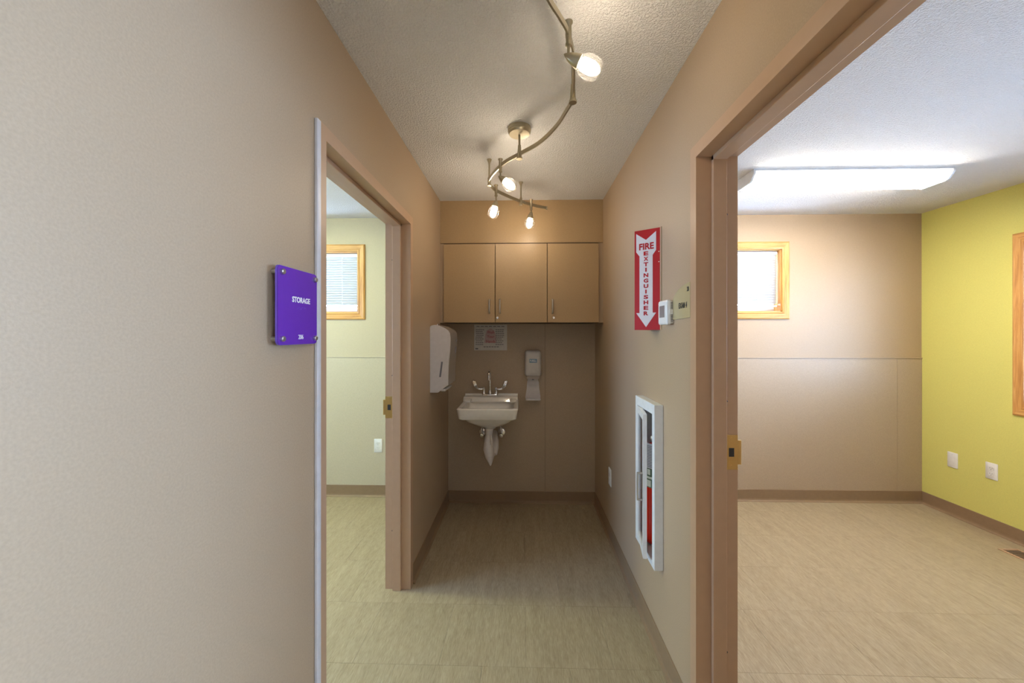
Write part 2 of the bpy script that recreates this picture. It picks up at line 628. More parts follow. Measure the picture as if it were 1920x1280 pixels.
d3 = sempty('door_added', (0, YH - .07, 0), 'unseen tan door at the hall end, made solid to keep daylight off the alcove')  # unseen door, kept solid to block daylight from the alcove
mk('door_stile', bbox_bm((-0.455, -0.36, YH - .10, YH - .055, 0.005, 2.04)), 'frame', d3)
mk('door_stile', bbox_bm((0.34, 0.435, YH - .10, YH - .055, 0.005, 2.04)), 'frame', d3)
mk('door_rail', bbox_bm((-0.36, 0.34, YH - .10, YH - .055, 0.005, 0.25)), 'frame', d3)
mk('door_rail', bbox_bm((-0.36, 0.34, YH - .10, YH - .055, 1.94, 2.04)), 'frame', d3)
mk('door_panel', boxes((-0.36, 0.34, YH - .087, YH - .068, 0.25, 1.94)), 'frame', d3)

portal((sum(W_R[:2]) / 2, YR + .16, sum(W_R[2:]) / 2), (-math.pi / 2, 0, 0), W_R[1] - W_R[0], W_R[3] - W_R[2])
portal((sum(W_L[:2]) / 2, YR + .16, sum(W_L[2:]) / 2), (-math.pi / 2, 0, 0), W_L[1] - W_L[0], W_L[3] - W_L[2])
portal((XLIME + .16, sum(W_S[:2]) / 2, sum(W_S[2:]) / 2), (0, math.pi / 2, 0), W_S[3] - W_S[2], W_S[1] - W_S[0])
portal((XFAR - .16, sum(W_S2[:2]) / 2, sum(W_S2[2:]) / 2), (0, -math.pi / 2, 0), W_S2[3] - W_S2[2], W_S2[1] - W_S2[0])
portal((XLIME + .16, sum(W_B[:2]) / 2, sum(W_B[2:]) / 2), (0, math.pi / 2, 0), W_B[3] - W_B[2], W_B[1] - W_B[0])

# ---- vinyl cove base
BASEP = [(0, 0), (0.018, 0), (0.018, 0.003), (0.007, 0.012), (0.0045, 0.022), (0.0045, 0.097), (0.003, 0.100), (0, 0.100)]


def base(name, p, q, nrm, label):
    """Cove base along p->q (floor points), standing off the wall along nrm."""
    bm = bmesh.new()
    p, q, n = Vector((*p, 0)), Vector((*q, 0)), Vector((*nrm, 0))
    prism(bm, BASEP, lambda u, v, t: p.lerp(q, t) + n * u + Vector((0, 0, v)), 0, 1)
    return struct(mk(name, bm, 'base'), label)


base('baseboard_back', (XL, YB - .003), (XR, YB - .003), (0, -1), 'brown cove base under the sink wall')
base('baseboard_left', (XL, D1[1] + FW), (XL, YB - .004), (1, 0), 'brown cove base beside the storage door')
base('baseboard_near_left', (XL, YH), (XL, D1[0] - .07), (1, 0), 'brown cove base on the near hall wall')
base('baseboard_right', (XR, D2[1] + FW), (XR, YB - .004), (-1, 0), 'brown cove base under the extinguisher cabinet')
base('baseboard_back_right', (XR2, YR - .005), (XLIME, YR - .005), (0, -1), 'brown cove base along the exam room back wall')
base('baseboard_far_right', (XLIME, YFR), (XLIME, YR - .004), (-1, 0), 'brown cove base along the lime wall')
base('baseboard_back_left', (XFAR, YR - .005), (XL2, YR - .005), (0, -1), 'brown cove base along the storage room back wall')
base('baseboard_far_left', (XFAR, YF), (XFAR, YR - .004), (1, 0), 'brown cove base along the storage room side wall')


# ---- steel door frames
def door_frame(name, y0, y1, xh, xr, sgn, label):
    """xh: hall face of wall, xr: room face; sgn +1 when the room lies towards -x."""
    root = sempty(name, ((xh + xr) / 2, (y0 + y1) / 2, 0), label)
    hx, rx = xh + sgn * FP, xr - sgn * FP
    lo, hi = min(hx, rx), max(hx, rx)
    s0, s1 = hx - sgn * .052, hx - sgn * .098
    sa, sb = min(s0, s1), max(s0, s1)
    th, st = .012, .016
    for y, d in ((y0, -1), (y1, 1)):
        def span(u, v):
            return (min(y + d * u, y + d * v), max(y + d * u, y + d * v))
        bm = bmesh.new()
        box(bm, lo, hi, *span(0, th), 0, DH + th)
        for fx, gx in ((hx, xh), (rx, xr)):
            box(bm, min(fx, gx), max(fx, gx), *span(th, FW), 0, DH + FW)
        mk('jamb', bm, 'frame', root)
        bm = bbox_bm((sa, sb, *span(-st, 0), 0, DH), .0015, 2)
        mk('door_stop', bm, 'frame', root)
        if d == 1:
            ex = rx
            zc = 1.012
            pl = mk('strike_plate', bbox_bm((min(ex, s1 - sgn * .004), max(ex, s1 - sgn * .004), y - .0022, y + .0005, zc - .06, zc + .06), .0008, 1), 'brass', root, label='brass strike plate')
            mk('strike_lip', bbox_bm((min(ex, ex - sgn * .012), max(ex, ex - sgn * .012), y - .0022, y + .004, zc - .042, zc + .042), .001, 1), 'brass', pl)
            mx = (ex + s1) / 2
            mk('latch_shade', boxes((mx - .009, mx + .009, y - .0026, y - .0015, zc - .015, zc + .015)), 'dark', pl)  # flat dark patch painted for the shade in the hole
            for dz in (-.047, .047):
                mk('screw', cyl(bmesh.new(), (mx, y - .0012, zc + dz), (mx, y - .0034, zc + dz), .0035, 12), 'brass', pl, True)
            for z in (0.33, 1.19, 1.83):
                xs_ = s1 - sgn * .001
                mk('silencer', lathe(bmesh.new(), [(.0035, 0), (.0035, .003), (.002, .0045)], (xs_ + sgn * .001, y - .010, z), (-sgn, 0, 0), 10), 'rubber', root, True)
    bm = bmesh.new()
    box(bm, lo, hi, y0, y1, DH, DH + th)
    for fx, gx in ((hx, xh), (rx, xr)):
        box(bm, min(fx, gx), max(fx, gx), y0 - th, y1 + th, DH + th, DH + FW)
    mk('head', bm, 'frame', root)
    mk('door_stop', bbox_bm((sa, sb, y0, y1, DH - st, DH), .0015, 2), 'frame', root)
    return root


door_frame('door_1', D1[0], D1[1], XL, XL2, 1, 'tan steel frame of the storage doorway')
door_frame('door_2', D2[0], D2[1], XR, XR2, -1, 'tan steel frame of the exam room doorway')

# pale strip beside the storage frame
bm = bmesh.new()
prism(bm, rrect(0, .011, 1.141, 1.163, .003, 3), lambda u, v, t: Vector((XL + u, v, t)), 0.0, 2.072)
tag(mk('edge_strip', bm, 'strip', smooth=True), 'pale grey plastic edge strip running down beside the storage doorway', 'trim strip')


# ---- windows
def oak_casing(root, fn, a0, a1, z0, z1, cw, axis_mat):
    """Mitred casing around opening; fn(a, z, out) -> world."""
    prof = [(0, 0), (cw, 0), (cw, .010), (cw - .010, .016), (.018, .013), (.010, .016), (0, .014)]
    corners = [((a0, z0), (-1, -1)), ((a1, z0), (1, -1)), ((a1, z1), (1, 1)), ((a0, z1), (-1, 1))]
    for k in range(4):
        (p, dp), (q, dq) = corners[k], corners[(k + 1) % 4]
        bm = bmesh.new()
        va = [bm.verts.new(fn(p[0] + dp[0] * u, p[1] + dp[1] * u, t)) for u, t in prof]
        vb = [bm.verts.new(fn(q[0] + dq[0] * u, q[1] + dq[1] * u, t)) for u, t in prof]
        bm.faces.new(va)
        bm.faces.new(vb)
        for i in range(len(prof)):
            j = (i + 1) % len(prof)
            bm.faces.new((va[i], va[j], vb[j], vb[i]))
        bmesh.ops.recalc_face_normals(bm, faces=bm.faces[:])
        mk('casing', bm, axis_mat if k % 2 == 0 else 'oak_z', root)


def fbox(bm, fn, a0, a1, z0, z1, t0, t1):
    return prism(bm, [(a0, z0), (a1, z0), (a1, z1), (a0, z1)], fn, t0, t1)


def window(name, fn, a0, a1, z0, z1, axis_mat, label):
    """fn(a, z, t): t>0 into the room, t<0 into the wall."""
    root = sempty(name, fn((a0 + a1) / 2, z0, 0), label)
    oak_casing(root, fn, a0, a1, z0, z1, .062, axis_mat)
    lt = .008
    for r, mt in (((a0, a0 + lt, z0, z1), 'oak_z'), ((a1 - lt, a1, z0, z1), 'oak_z'), ((a0, a1, z0, z0 + lt), axis_mat), ((a0, a1, z1 - lt, z1), axis_mat)):
        mk('jamb_liner', fbox(bmesh.new(), fn, *r, -.13, .002), mt, root)
    sw = .038
    b0, b1, c0, c1 = a0 + lt, a1 - lt, z0 + lt, z1 - lt
    for r in ((b0, b0 + sw, c0, c1), (b1 - sw, b1, c0, c1), (b0 + sw, b1 - sw, c0, c0 + sw), (b0 + sw, b1 - sw, c1 - sw, c1)):
        mk('sash', fbox(bmesh.new(), fn, *r, -.125, -.085), 'sash', root)
    mk('pane', fbox(bmesh.new(), fn, b0 + sw, b1 - sw, c0 + sw, c1 - sw, -.108, -.102), 'pane', root)


def blind(fn, a0, a1, z0, z1, label, cords, tilt=66):
    loc = fn((a0 + a1) / 2, z0, -.04)
    root = thing('window_blind', loc, label, 'blind', 'white mini blinds in the oak windows')
    mk('headrail', fbox(bmesh.new(), fn, a0, a1, z1 - .026, z1, -.058, -.028), 'white_metal', root)
    bm = bmesh.new()
    fbox(bm, fn, a0, a1, z0, z0 + .012, -.054, -.032)
    mk('bottom_rail', bm, 'white_metal', root)
    pitch = .0212
    n = int((z1 - .030 - z0 - .020) / pitch)
    zt = z1 - .040
    w, ang = .0128, math.radians(tilt)
    sect = []
    for k in range(5):
        u = -w + 2 * w * k / 4
        sect.append((u, .0016 * (1 - (u / w) ** 2)))
    me = None
    for i in range(n):
        z = zt - i * pitch
        if me is None:
            bm = bmesh.new()
            rows = []
            for off in (0, -.0005):
                for u, h in sect:
                    t = -.043 + u * math.cos(ang) - (h + off) * math.sin(ang) * 0
                    zz = z + u * math.sin(ang) + (h + off)
                    rows.append((bm.verts.new(fn(a0 + .003, zz, t)), bm.verts.new(fn(a1 - .003, zz, t))))
            for k in range(4):
                bm.faces.new((rows[k][0], rows[k + 1][0], rows[k + 1][1], rows[k][1]))
                bm.faces.new((rows[5 + k][1], rows[6 + k][1], rows[6 + k][0], rows[5 + k][0]))
            bm.faces.new((rows[0][0], rows[0][1], rows[5][1], rows[5][0]))
            bm.faces.new((rows[4][1], rows[4][0], rows[9][0], rows[9][1]))
            bmesh.ops.recalc_face_normals(bm, faces=bm.faces[:])
            s0 = mk('slat', bm, 'slat', root, True)
            me = s0
            base_l = s0.location.copy()
        else:
            s = me.copy()
            COL.objects.link(s)
            s.parent = root
            s.location = base_l + Vector((0, 0, -i * pitch))
    for ca in cords:
        bm = bmesh.new()
        cyl(bm, fn(ca, z1 - .02, -.030), fn(ca, z0 + .01, -.030), .0014, 6)
        cyl(bm, fn(ca + .006, z1 - .02, -.030), fn(ca + .006, z0 + .01, -.030), .0008, 6)
        mk('ladder_cord', bm, 'white', root)
    return root


fb = lambda a, z, t: Vector((a, YR - t, z))
fr = lambda a, z, t: Vector((XLIME - t, a, z))
ff = lambda a, z, t: Vector((XFAR + t, a, z))
window('window_1', fb, *W_L, 'oak_x', 'oak framed high window in the storage room')
window('window_2', fb, *W_R, 'oak_x', 'oak framed high window in the exam room back wall')
window('window_3', fr, *W_S, 'oak_y', 'tall oak framed window in the lime wall')
window('window_added_storage', ff, *W_S2, 'oak_y', 'unseen oak framed window added for daylight in the storage room')
window('window_added_lobby', fr, *W_B, 'oak_y', 'unseen wide oak framed window added to the lobby for cool light')
blind(fb, W_L[0] + .014, W_L[1] - .014, W_L[2] + .045, W_L[3] - .010, 'white mini blind in the storage room window', (-2.15, -1.60))
blind(fb, W_R[0] + .014, W_R[1] - .014, W_R[2] + .045, W_R[3] - .010, 'white mini blind in the small high exam room window', (1.50, 2.02))
blind(fr, W_S[0] + .014, W_S[1] - .014, W_S[2] + .030, W_S[3] - .010, 'white mini blind in the tall window of the lime wall', (0.95, 1.7, 2.5), 4)


# ---- fluorescent ceiling fixtures
def fluorescent(x0, x1, y0, y1, lens, label):
    yc = (y0 + y1) / 2
    hw = (y1 - y0) / 2
    root = thing('fluorescent_light', ((x0 + x1) / 2, yc, ZC), label, 'ceiling light')
    mk('housing', boxes((x0 + .002, x1 - .002, y0 + .002, y1 - .002, ZC - .012, ZC - .0005)), 'white_metal', root)
    prof = [(-hw, 0), (hw, 0), (hw, -.014), (hw * .74, -.048), (hw * .60, -.055), (-hw * .60, -.055), (-hw * .74, -.048), (-hw, -.014)]
    rim = [(-hw, 0), (hw, 0), (hw, -.014), (hw * .93, -.023), (-hw * .93, -.023), (-hw, -.014)]
    bowl = [(-hw * .93, -.0232), (hw * .93, -.0232), (hw * .74, -.048), (hw * .60, -.055), (-hw * .60, -.055), (-hw * .74, -.048)]
    place = lambda u, v, t: Vector((t, yc + u, ZC - .0125 + v))
    mk('lens_rim', prism(bmesh.new(), rim, place, x0 + .012, x1 - .012), 'fluo_rim', root)
    mk('lens', prism(bmesh.new(), bowl, place, x0 + .012, x1 - .012), lens, root, label='glowing white lens')
    prof2 = [(u * 1.02, v * 1.04) for u, v in prof]
    for a, b in ((x0, x0 + .0118), (x1 - .0118, x1)):
        bm = bmesh.new()
        prism(bm, prof2, lambda u, v, t: Vector((t, yc + u, ZC - .0122 + v)), a, b)
        mk('end_cap', bm, 'white_metal', root)


fluorescent(1.42, 2.62, 2.40, 2.63, 'fluo_r', 'long white fluorescent wraparound fixture on the exam room ceiling')
fluorescent(-2.62, -1.42, 2.10, 2.33, 'fluo_l', 'unseen fluorescent fixture added to light the storage room with a green tint')
fluorescent(1.0, 2.2, -1.35, -1.12, 'fluo_h', 'unseen fluorescent fixture added in the lobby to cool the near hall wall')

# ------------------------------------------------------------------ wall cabinets
CZ0, CZ1, CYF = 1.506, 2.106, 2.895        # cabinet bottom / top, door face
CX = (-0.601, -0.208, 0.185, 0.572)


def cabinet(x0, x1, doors, label):
    """doors: list of (xa, xb, handle_x, lock_x or None)."""
    root = thing('wall_cabinet', ((x0 + x1) / 2, (CYF + YB) / 2, CZ0), label, 'cabinet', 'wall cabinets over the sink')
    p = .016
    bm = boxes((x0, x0 + p, CYF + .020, YB - .004, CZ0, CZ1), (x1 - p, x1, CYF + .020, YB - .004, CZ0, CZ1),
               (x0 + p, x1 - p, CYF + .020, YB - .004, CZ0, CZ0 + p), (x0 + p, x1 - p, CYF + .020, YB - .004, CZ1 - p, CZ1),
               (x0 + p, x1 - p, YB - .010, YB - .004, CZ0 + p, CZ1 - p))
    mk('body', bm, 'gap_shade', root)  # body coloured dark so the door gaps look shaded
    for xa, xb, hx, lx in doors:
        d = mk('door', bbox_bm((xa + .0022, xb - .0022, CYF, CYF + .019, CZ0 + .001, CZ1 - .006), .0012, 2), 'laminate', root)
        zb, zt = 1.572, 1.684
        bm = bmesh.new()
        pts = spline([(hx, CYF - .001, zb + .005), (hx, CYF - .020, zb + .010), (hx, CYF - .026, zb + .03), (hx, CYF - .026, zt - .03), (hx, CYF - .020, zt - .010), (hx, CYF - .001, zt - .005)], 5)
        tube(bm, pts, .006, 10)
        mk('handle', bm, 'steel_grey', d, True, 'satin steel bow handle')
        if lx is not None:
            bm = lathe(bmesh.new(), [(.0095, 0), (.0095, .004), (.008, .0055), (.003, .0055), (.0, .0045)], (lx, CYF + .0005, 1.543), (0, -1, 0), 18)
            mk('lock', bm, 'chrome', d, True, 'small round cam lock')


cabinet(CX[0], CX[2] - .0005, [(CX[0], CX[1], -0.250, None), (CX[1], CX[2], -0.171, -0.190)], 'tan double-door wall cabinet over the sink, left of the soap dispenser')
cabinet(CX[2] + .0005, CX[3], [(CX[2], CX[3], 0.223, 0.233)], 'tan single-door wall cabinet at the right end over the sink')
struct(mk('trim_1', boxes((XL, CX[0] - .001, CYF + .016, CYF + .034, CZ0, CZ1)), 'taupe'), 'filler strip left of the wall cabinets')
struct(mk('trim_2', boxes((CX[3] + .001, XR, CYF + .016, CYF + .034, CZ0, CZ1)), 'taupe'), 'filler strip right of the wall cabinets')
struct(mk('gap_shade_strip', boxes((XL, XR, YS + .004, YS + .024, CZ1 + .0005, 2.112)), 'gap_shade'), 'dark strip standing in for the shade between the soffit and the wall cabinets')  # paints the shade of the gap under the soffit

# ------------------------------------------------------------------ track light
RZ = 2.305
path = [(-.03, .80), (.025, .93), (.0707, 1.02), (.104, 1.075), (.135, 1.135), (.165, 1.24), (.187, 1.435), (.170, 1.54), (.137, 1.655), (.074, 1.783), (-.013, 1.886), (-.097, 1.985), (-.162, 2.113), (-.194, 2.21), (-.190, 2.29), (-.164, 2.365), (-.102, 2.455), (-.018, 2.56), (.073, 2.64), (.169, 2.706)]
tlr = thing('track_light', (-.016, 1.89, ZC), 'curving brushed nickel monorail track light hanging from the hall ceiling', 'track light')
pts = spline([(x, y, RZ) for x, y in path], 6)
bm = bmesh.new()
rings = []
hw_, hh_ = .0028, .0095
for i, p in enumerate(pts):
    d = (pts[min(i + 1, len(pts) - 1)] - pts[max(0, i - 1)]).normalized()
    n = Vector((d.y, -d.x, 0))
    rings.append([bm.verts.new(p + n * a * hw_ + Vector((0, 0, b * hh_))) for a, b in ((-1, -1), (1, -1), (1, 1), (-1, 1))])
for p, q in zip(rings, rings[1:]):
    for k in range(4):
        bm.faces.new((p[k], p[(k + 1) % 4], q[(k + 1) % 4], q[k]))
bm.faces.new(rings[0])
bm.faces.new(rings[-1])
bmesh.ops.recalc_face_normals(bm, faces=bm.faces[:])
mk('rail', bm, 'nickel', tlr, True, 'curved nickel rail')
mk('rail_cap', bbox_bm((.164, .174, 2.699, 2.712, RZ - .0115, RZ + .0115), .002, 1), 'nickel', tlr)
# ceiling canopy
bm = lathe(bmesh.new(), [(.0, 0), (.057, 0), (.057, .016), (.055, .018), (.055, .024), (.050, .032), (.012, .034), (.0, .034)], (-.016, 1.893, ZC - .0003), (0, 0, -1), 40)
mk('canopy', bm, 'nickel', tlr, True, 'round nickel ceiling canopy')


def post(x, y, top, wide_top):
    """Support from the ceiling gripping the rail."""
    bm = bmesh.new()
    if wide_top:
        prof = [(0, 0), (.014, 0), (.014, .003), (.007, .018), (.0048, .03), (.0048, top - RZ - .03), (.009, top - RZ - .02), (.010, top - RZ + .014), (.012, top - RZ + .020), (.012, top - RZ + .024), (0, top - RZ + .024)]
    else:
        prof = [(.0052, 0), (.0052, top - RZ - .048), (.0075, top - RZ - .044), (.0115, top - RZ + .012), (.0145, top - RZ + .018), (.0145, top - RZ + .024), (0, top - RZ + .024)]
    lathe(bm, prof, (x, y, top), (0, 0, -1), 20)
    mk('rail_support', bm, 'nickel', tlr, True)


post(-.016, 1.893, ZC - .034, False)
post(-.194, 2.228, ZC - .0003, True)
post(-.012, 2.567, ZC - .0003, True)
post(.187, 1.437, ZC - .0003, False)


def head(x, y, joint_z, d):
    bm = bmesh.new()
    lathe(bm, [(0, -.034), (.0125, -.034), (.0125, -.030), (.0085, -.024), (.0095, .008), (.0078, .022), (.0078, .028), (.0092, .030), (.0092, .036), (.0042, .038), (.0042, RZ - joint_z), (0, RZ - joint_z + .002)], (x, y, RZ), (0, 0, -1), 20)
    h = mk('lamp_holder', bm, 'nickel', tlr, True)
    d = Vector(d).normalized()
    o = Vector((x, y, joint_z)) - d * .016
    bm = lathe(bmesh.new(), [(0, 0), (.004, .004), (.0115, .018), (.0175, .034), (.0205, .048), (.0205, .052), (.0, .052)], o, d, 24)
    mk('socket_cone', bm, 'nickel', h, True, 'pointed nickel socket cone')
    g = o + d * .052
    bm = lathe(bmesh.new(), [(.019, 0), (.028, .010), (.0335, .026), (.0335, .042), (.029, .058), (.022, .066)], g, d, 28)
    bm.faces.ensure_lookup_table()
    caps = [f for f in bm.faces if len(f.verts) > 4]
    bmesh.ops.delete(bm, geom=caps, context='FACES_ONLY')
    mk('glass_shade', bm, 'shade', h, True, 'clear round glass shade')
    bm = lathe(bmesh.new(), [(0, .002), (.014, .004), (.0185, .012), (.0195, .040), (.016, .052), (0, .055)], g, d, 20)
    mk('bulb', bm, 'bulb', h, True, 'glowing frosted bulb')


head(.135, 1.135, 2.237, (.86, .05, -.42))
head(-.117, 2.015, 2.242, (.66, -.25, -.62))
head(-.164, 2.365, 2.236, (-.22, -.1, -.96))
head(.058, 2.627, 2.246, (-.16, .1, -.96))

# ------------------------------------------------------------------ sink
sx0, sx1, sy0, sy1 = -0.475, -0.033, 2.715, YB - .004
sink = thing('wall_sink', (-.255, 3.23, .72), 'white porcelain wall-hung sink with gooseneck faucet and wrapped drain', 'sink')


def ring(x0, x1, y0, y1, r, z, n=6):
    return [(x, y, z) for x, y in rrect(x0, x1, y0, y1, r, n)]


bm = bmesh.new()
loops(bm, [ring(-.33, -.18, 2.88, 3.02, .06, .752), ring(-.41, -.10, 2.80, 3.08, .07, .775), ring(-.438, -.07, 2.755, 3.115, .06, .845), ring(-.444, -.064, 2.748, 3.122, .055, .882),
           ring(-.452, -.056, 2.738, 3.13, .05, .888), ring(sx0 + .008, sx1 - .008, sy0 + .008, sy1, .03, .888), ring(sx0, sx1, sy0, sy1, .032, .880),
           ring(sx0 + .012, sx1 - .012, sy0 + .010, sy1, .03, .812), ring(sx0 + .018, sx1 - .018, sy0 + .016, sy1, .03, .806), ring(sx0 + .04, sx1 - .04, sy0 + .04, sy1, .06, .806),
           ring(-.425, -.083, 2.78, sy1, .08, .775), ring(-.38, -.13, 2.84, 3.16, .10, .735), ring(-.32, -.19, 2.90, 3.10, .05, .712), ring(-.30, -.21, 2.94, 3.06, .04, .690)])
basin = mk('basin', bm, 'porcelain', sink, True)
# raised ledge at the back with sloping front
bm = bmesh.new()
prism(bm, [(3.095, .875), (3.112, .899), (3.125, .906), (3.205, .908), (3.209, .922), (sy1, .922), (sy1, .86), (3.11, .86)], lambda u, v, t: Vector((t, u, v)), sx0 - .006, sx1 - .008)
mk('back_ledge', bm, 'porcelain', sink, False)
for a, b in ((sx0 + .012, sx0 + .062), (sx1 - .070, sx1 - .018)):
    bm = bmesh.new()
    prism(bm, [(3.02, .886), (3.03, .893), (3.10, .900), (3.10, .880), (3.02, .880)], lambda u, v, t: Vector((t, u, v)), a, b)
    bmesh.ops.bevel(bm, geom=bm.edges[:], offset=.003, segments=2, affect='EDGES')
    mk('soap_ledge', bm, 'porcelain', sink, True)
bm = lathe(bmesh.new(), [(.024, 0), (.024, .003), (.016, .004), (0, .003)], (-.255, 2.95, .7525), (0, 0, 1), 20)
mk('drain_ring', bm, 'chrome', sink, True, 'chrome drain ring')
# faucet
fx, fy, fz = -.268, 3.150, .908
fc = mk('faucet', bbox_bm((fx - .062, fx + .062, fy - .022, fy + .022, fz - .001, fz + .022), .006, 3), 'chrome', sink, True, 'chrome faucet base')
bm = bmesh.new()
arc = [(fx, fy, fz + .02), (fx, fy, fz + .12), (fx, fy - .004, fz + .165), (fx, fy - .028, fz + .205), (fx, fy - .062, fz + .218), (fx, fy - .098, fz + .203), (fx, fy - .112, fz + .17), (fx, fy - .114, fz + .145)]
tube(bm, spline(arc, 6), .0085, 14)
lathe(bm, [(.014, 0), (.014, .012), (.010, .03)], (fx, fy, fz + .019), (0, 0, 1), 18)
mk('spout', bm, 'chrome', fc, True)
for s in (-1, 1):
    hx = fx + s * .051
    bm = lathe(bmesh.new(), [(.017, 0), (.017, .012), (.011, .022), (.011, .045), (.013, .048), (.010, .058), (0, .060)], (hx, fy, fz + .015), (0, 0, 1), 18)
    mk('valve_stem', bm, 'chrome', fc, True)
    bm = bmesh.new()
    ptsb = [(hx, fz + .062, .006), (hx + s * .03, fz + .060, .006), (hx + s * .050, fz + .068, .008), (hx + s * .068, fz + .092, .016), (hx + s * .080, fz + .122, .016), (hx + s * .078, fz + .130, .006)]
    cent = spline([(a, fy, b) for a, b, _ in ptsb], 4)
    wid = []
    for i in range(len(ptsb) - 1):
        for k in range(4):
            wid.append(ptsb[i][2] * (1 - k / 4) + ptsb[i + 1][2] * k / 4)
    wid.append(ptsb[-1][2])
    rs = []
    for i, p in enumerate(cent):
        d = (cent[min(i + 1, len(cent) - 1)] - cent[max(0, i - 1)]).normalized()
        n = Vector((-d.z, 0, d.x))
        rs.append([p + Vector((0, a * wid[i] * 0.45, 0)) + n * (b * wid[i]) for a, b in ((-1, -.7), (-1, .7), (-.4, 1), (.4, 1), (1, .7), (1, -.7), (.4, -1), (-.4, -1))])
    loops(bm, rs)
    mk('wrist_blade', bm, 'chrome', fc, True, 'chrome wing handle')
# wrapped trap
bm = bmesh.new()
tp = [(-.257, 2.985, .705), (-.262, 2.985, .64), (-.268, 2.985, .58), (-.265, 2.990, .52), (-.258, 2.995, .46), (-.253, 2.995, .42), (-.251, 2.995, .392)]
sp = spline(tp, 5)
rad_k = [.034, .026, .032, .043, .036, .018, .004]
rr = []
for i in range(6):
    for k in range(5):
        rr.append(rad_k[i] * (1 - k / 5) + rad_k[i + 1] * k / 5)
rr.append(.004)
tube(bm, sp, rr, 16)
dw = mk('drain_wrap', bm, 'wrap', sink, True, 'white insulating wrap on the drain')
bm = bmesh.new()
sp2 = spline([(-.252, 3.00, .44), (-.226, 3.03, .49), (-.220, 3.06, .55), (-.232, 3.12, .585), (-.24, 3.20, .59), (-.24, YB - .004, .59)], 5)
tube(bm, sp2, [.016] * 4 + [.03] * (len(sp2) - 8) + [.022] * 4, 14)
mk('trap_arm_wrap', bm, 'wrap', dw, True)
bm = tube(bmesh.new(), [(-.244, 2.948, .64), (-.238, 2.946, .60), (-.236, 2.948, .56)], [.006, .011, .005], 8)
mk('wrap_tie', bm, 'wrap', dw, True)
for vx in (-.336, -.176):
    e = mk('escutcheon', lathe(bmesh.new(), [(.033, 0), (.033, .002), (.028, .008), (.012, .011), (0, .011)], (vx, YB - .003, .597), (0, -1, 0), 24), 'chrome', sink, True, 'chrome wall escutcheon')
    bm = cyl(bmesh.new(), (vx, YB - .01, .597), (vx, YB - .075, .590), .009)
    lathe(bm, [(0, 0), (.015, .002), (.018, .010), (.015, .018), (0, .020)], (vx, YB - .074, .589), (0, -1, -.15), 16)
    mk('stop_valve', bm, 'chrome', e, True)
    bm = tube(bmesh.new(), spline([(vx, YB - .06, .60), (vx - .004, YB - .06, .65), (vx * .6 - .1, YB - .065, .70), (vx * .6 - .1, YB - .07, .76)], 5), .005, 8)
    mk('supply_tube', bm, 'chrome', e, True)

# ------------------------------------------------------------------ poster
pw = thing('hand_washing_poster', (-.27, YB - .004, 1.283), 'landscape paper notice with red and grey print taped above the sink', 'poster')
px0, px1, pz0, pz1 = -.409, -.131, 1.283, 1.4985
pf = lambda u, v, t: Vector((px0 + u, YB - .0032 - t, pz0 + v))
mk('sheet', fbox(bmesh.new(), pf, 0, px1 - px0, 0, pz1 - pz0, 0, .0006), 'paper', pw)
bm = bmesh.new()
rnd = random.Random(3)
for side in (0, 1):
    for k in range(9):
        v = .046 + k * .0155
        u0 = (.010 if side == 0 else .176) + rnd.random() * .008
        u1 = u0 + .055 + rnd.random() * .020
        for j in range(4):
            a = u0 + (u1 - u0) * j / 4
            fbox(bm, pf, a, a + (u1 - u0) / 4 - .003, v, v + .0052, .0006, .0008)
for j in range(7):
    fbox(bm, pf, .02 + j * .035, .045 + j * .035, .198, .2035, .0006, .0008)
for j in range(6):
    fbox(bm, pf, .08 + j * .022, .097 + j * .022, .026, .032, .0006, .0008)
fbox(bm, pf, .010, .034, .008, .018, .0006, .0008)
mk('print', bm, 'ink', pw)['kind'] = 'stuff'
bm = bmesh.new()
prism(bm, [(.085 + .105 * 0, .062), (.19, .062), (.182, .13), (.168, .168), (.138, .186), (.108, .168), (.094, .13)], pf, .0006, .0007)
mk('print_patch', bm, 'pink', pw)
k = 0
for s_, v, h, w in (('Wash', .140, .024, .060), ('Your', .104, .024, .060), ('Hands', .062, .026, .078)):
    mk('red_word', text_bm(s_, h, lambda u, vv, t, v=v, w=w: pf(.139 - w / 2 + u, v + vv, t), width=w, offset=.01, depth=.0003, z0=.0008), 'ink_red', pw)

# ------------------------------------------------------------------ soap dispenser
sd = thing('soap_dispenser', (.086, YB - .004, .88), 'grey wall-mounted hand sanitizer dispenser with drip tray', 'dispenser')
bx0, bx1 = .018, .153
bm = bmesh.new()
loops(bm, [[(x, YB - .004 - dep, z) for x, z in rrect(bx0 + g, bx1 - g, 1.072 + g2, 1.284 - g, .022, 5)] for dep, g, g2 in ((0, 0, 0), (.06, 0, 0), (.082, .004, .006), (.092, .014, .02), (.094, .03, .04))])
mk('cover', bm, 'soap_front', sd, True)
bm = bmesh.new()
loops(bm, [[(x, YB - .006 - dep, z) for x, z in rrect(.034, .137, 1.050, 1.082, .014, 4)] for dep in (0, .075)])
mk('nozzle', bm, 'smoke', sd, True)
mk('nozzle_tip', lathe(bmesh.new(), [(.010, 0), (.008, .012), (.0, .013)], (.086, YB - .05, 1.051), (0, 0, -1), 14), 'slot', sd, True)
sf = lambda u, v, t: Vector((u, YB - .004 - t, v))
bm = bmesh.new()
prism(bm, [(.040, 1.062), (.131, 1.062), (.128, 1.04), (.137, 1.012), (.140, .96), (.150, .888), (.146, .880), (.026, .880), (.022, .888), (.034, .96), (.037, 1.012), (.044, 1.04)], sf, 0, .006)
mk('tray_back', bm, 'dispenser', sd)
bm = bmesh.new()
prism(bm, rrect(.024, .148, YB - .10, YB - .010, .02, 5), lambda u, v, t: Vector((u, v, t)), .878, .884)
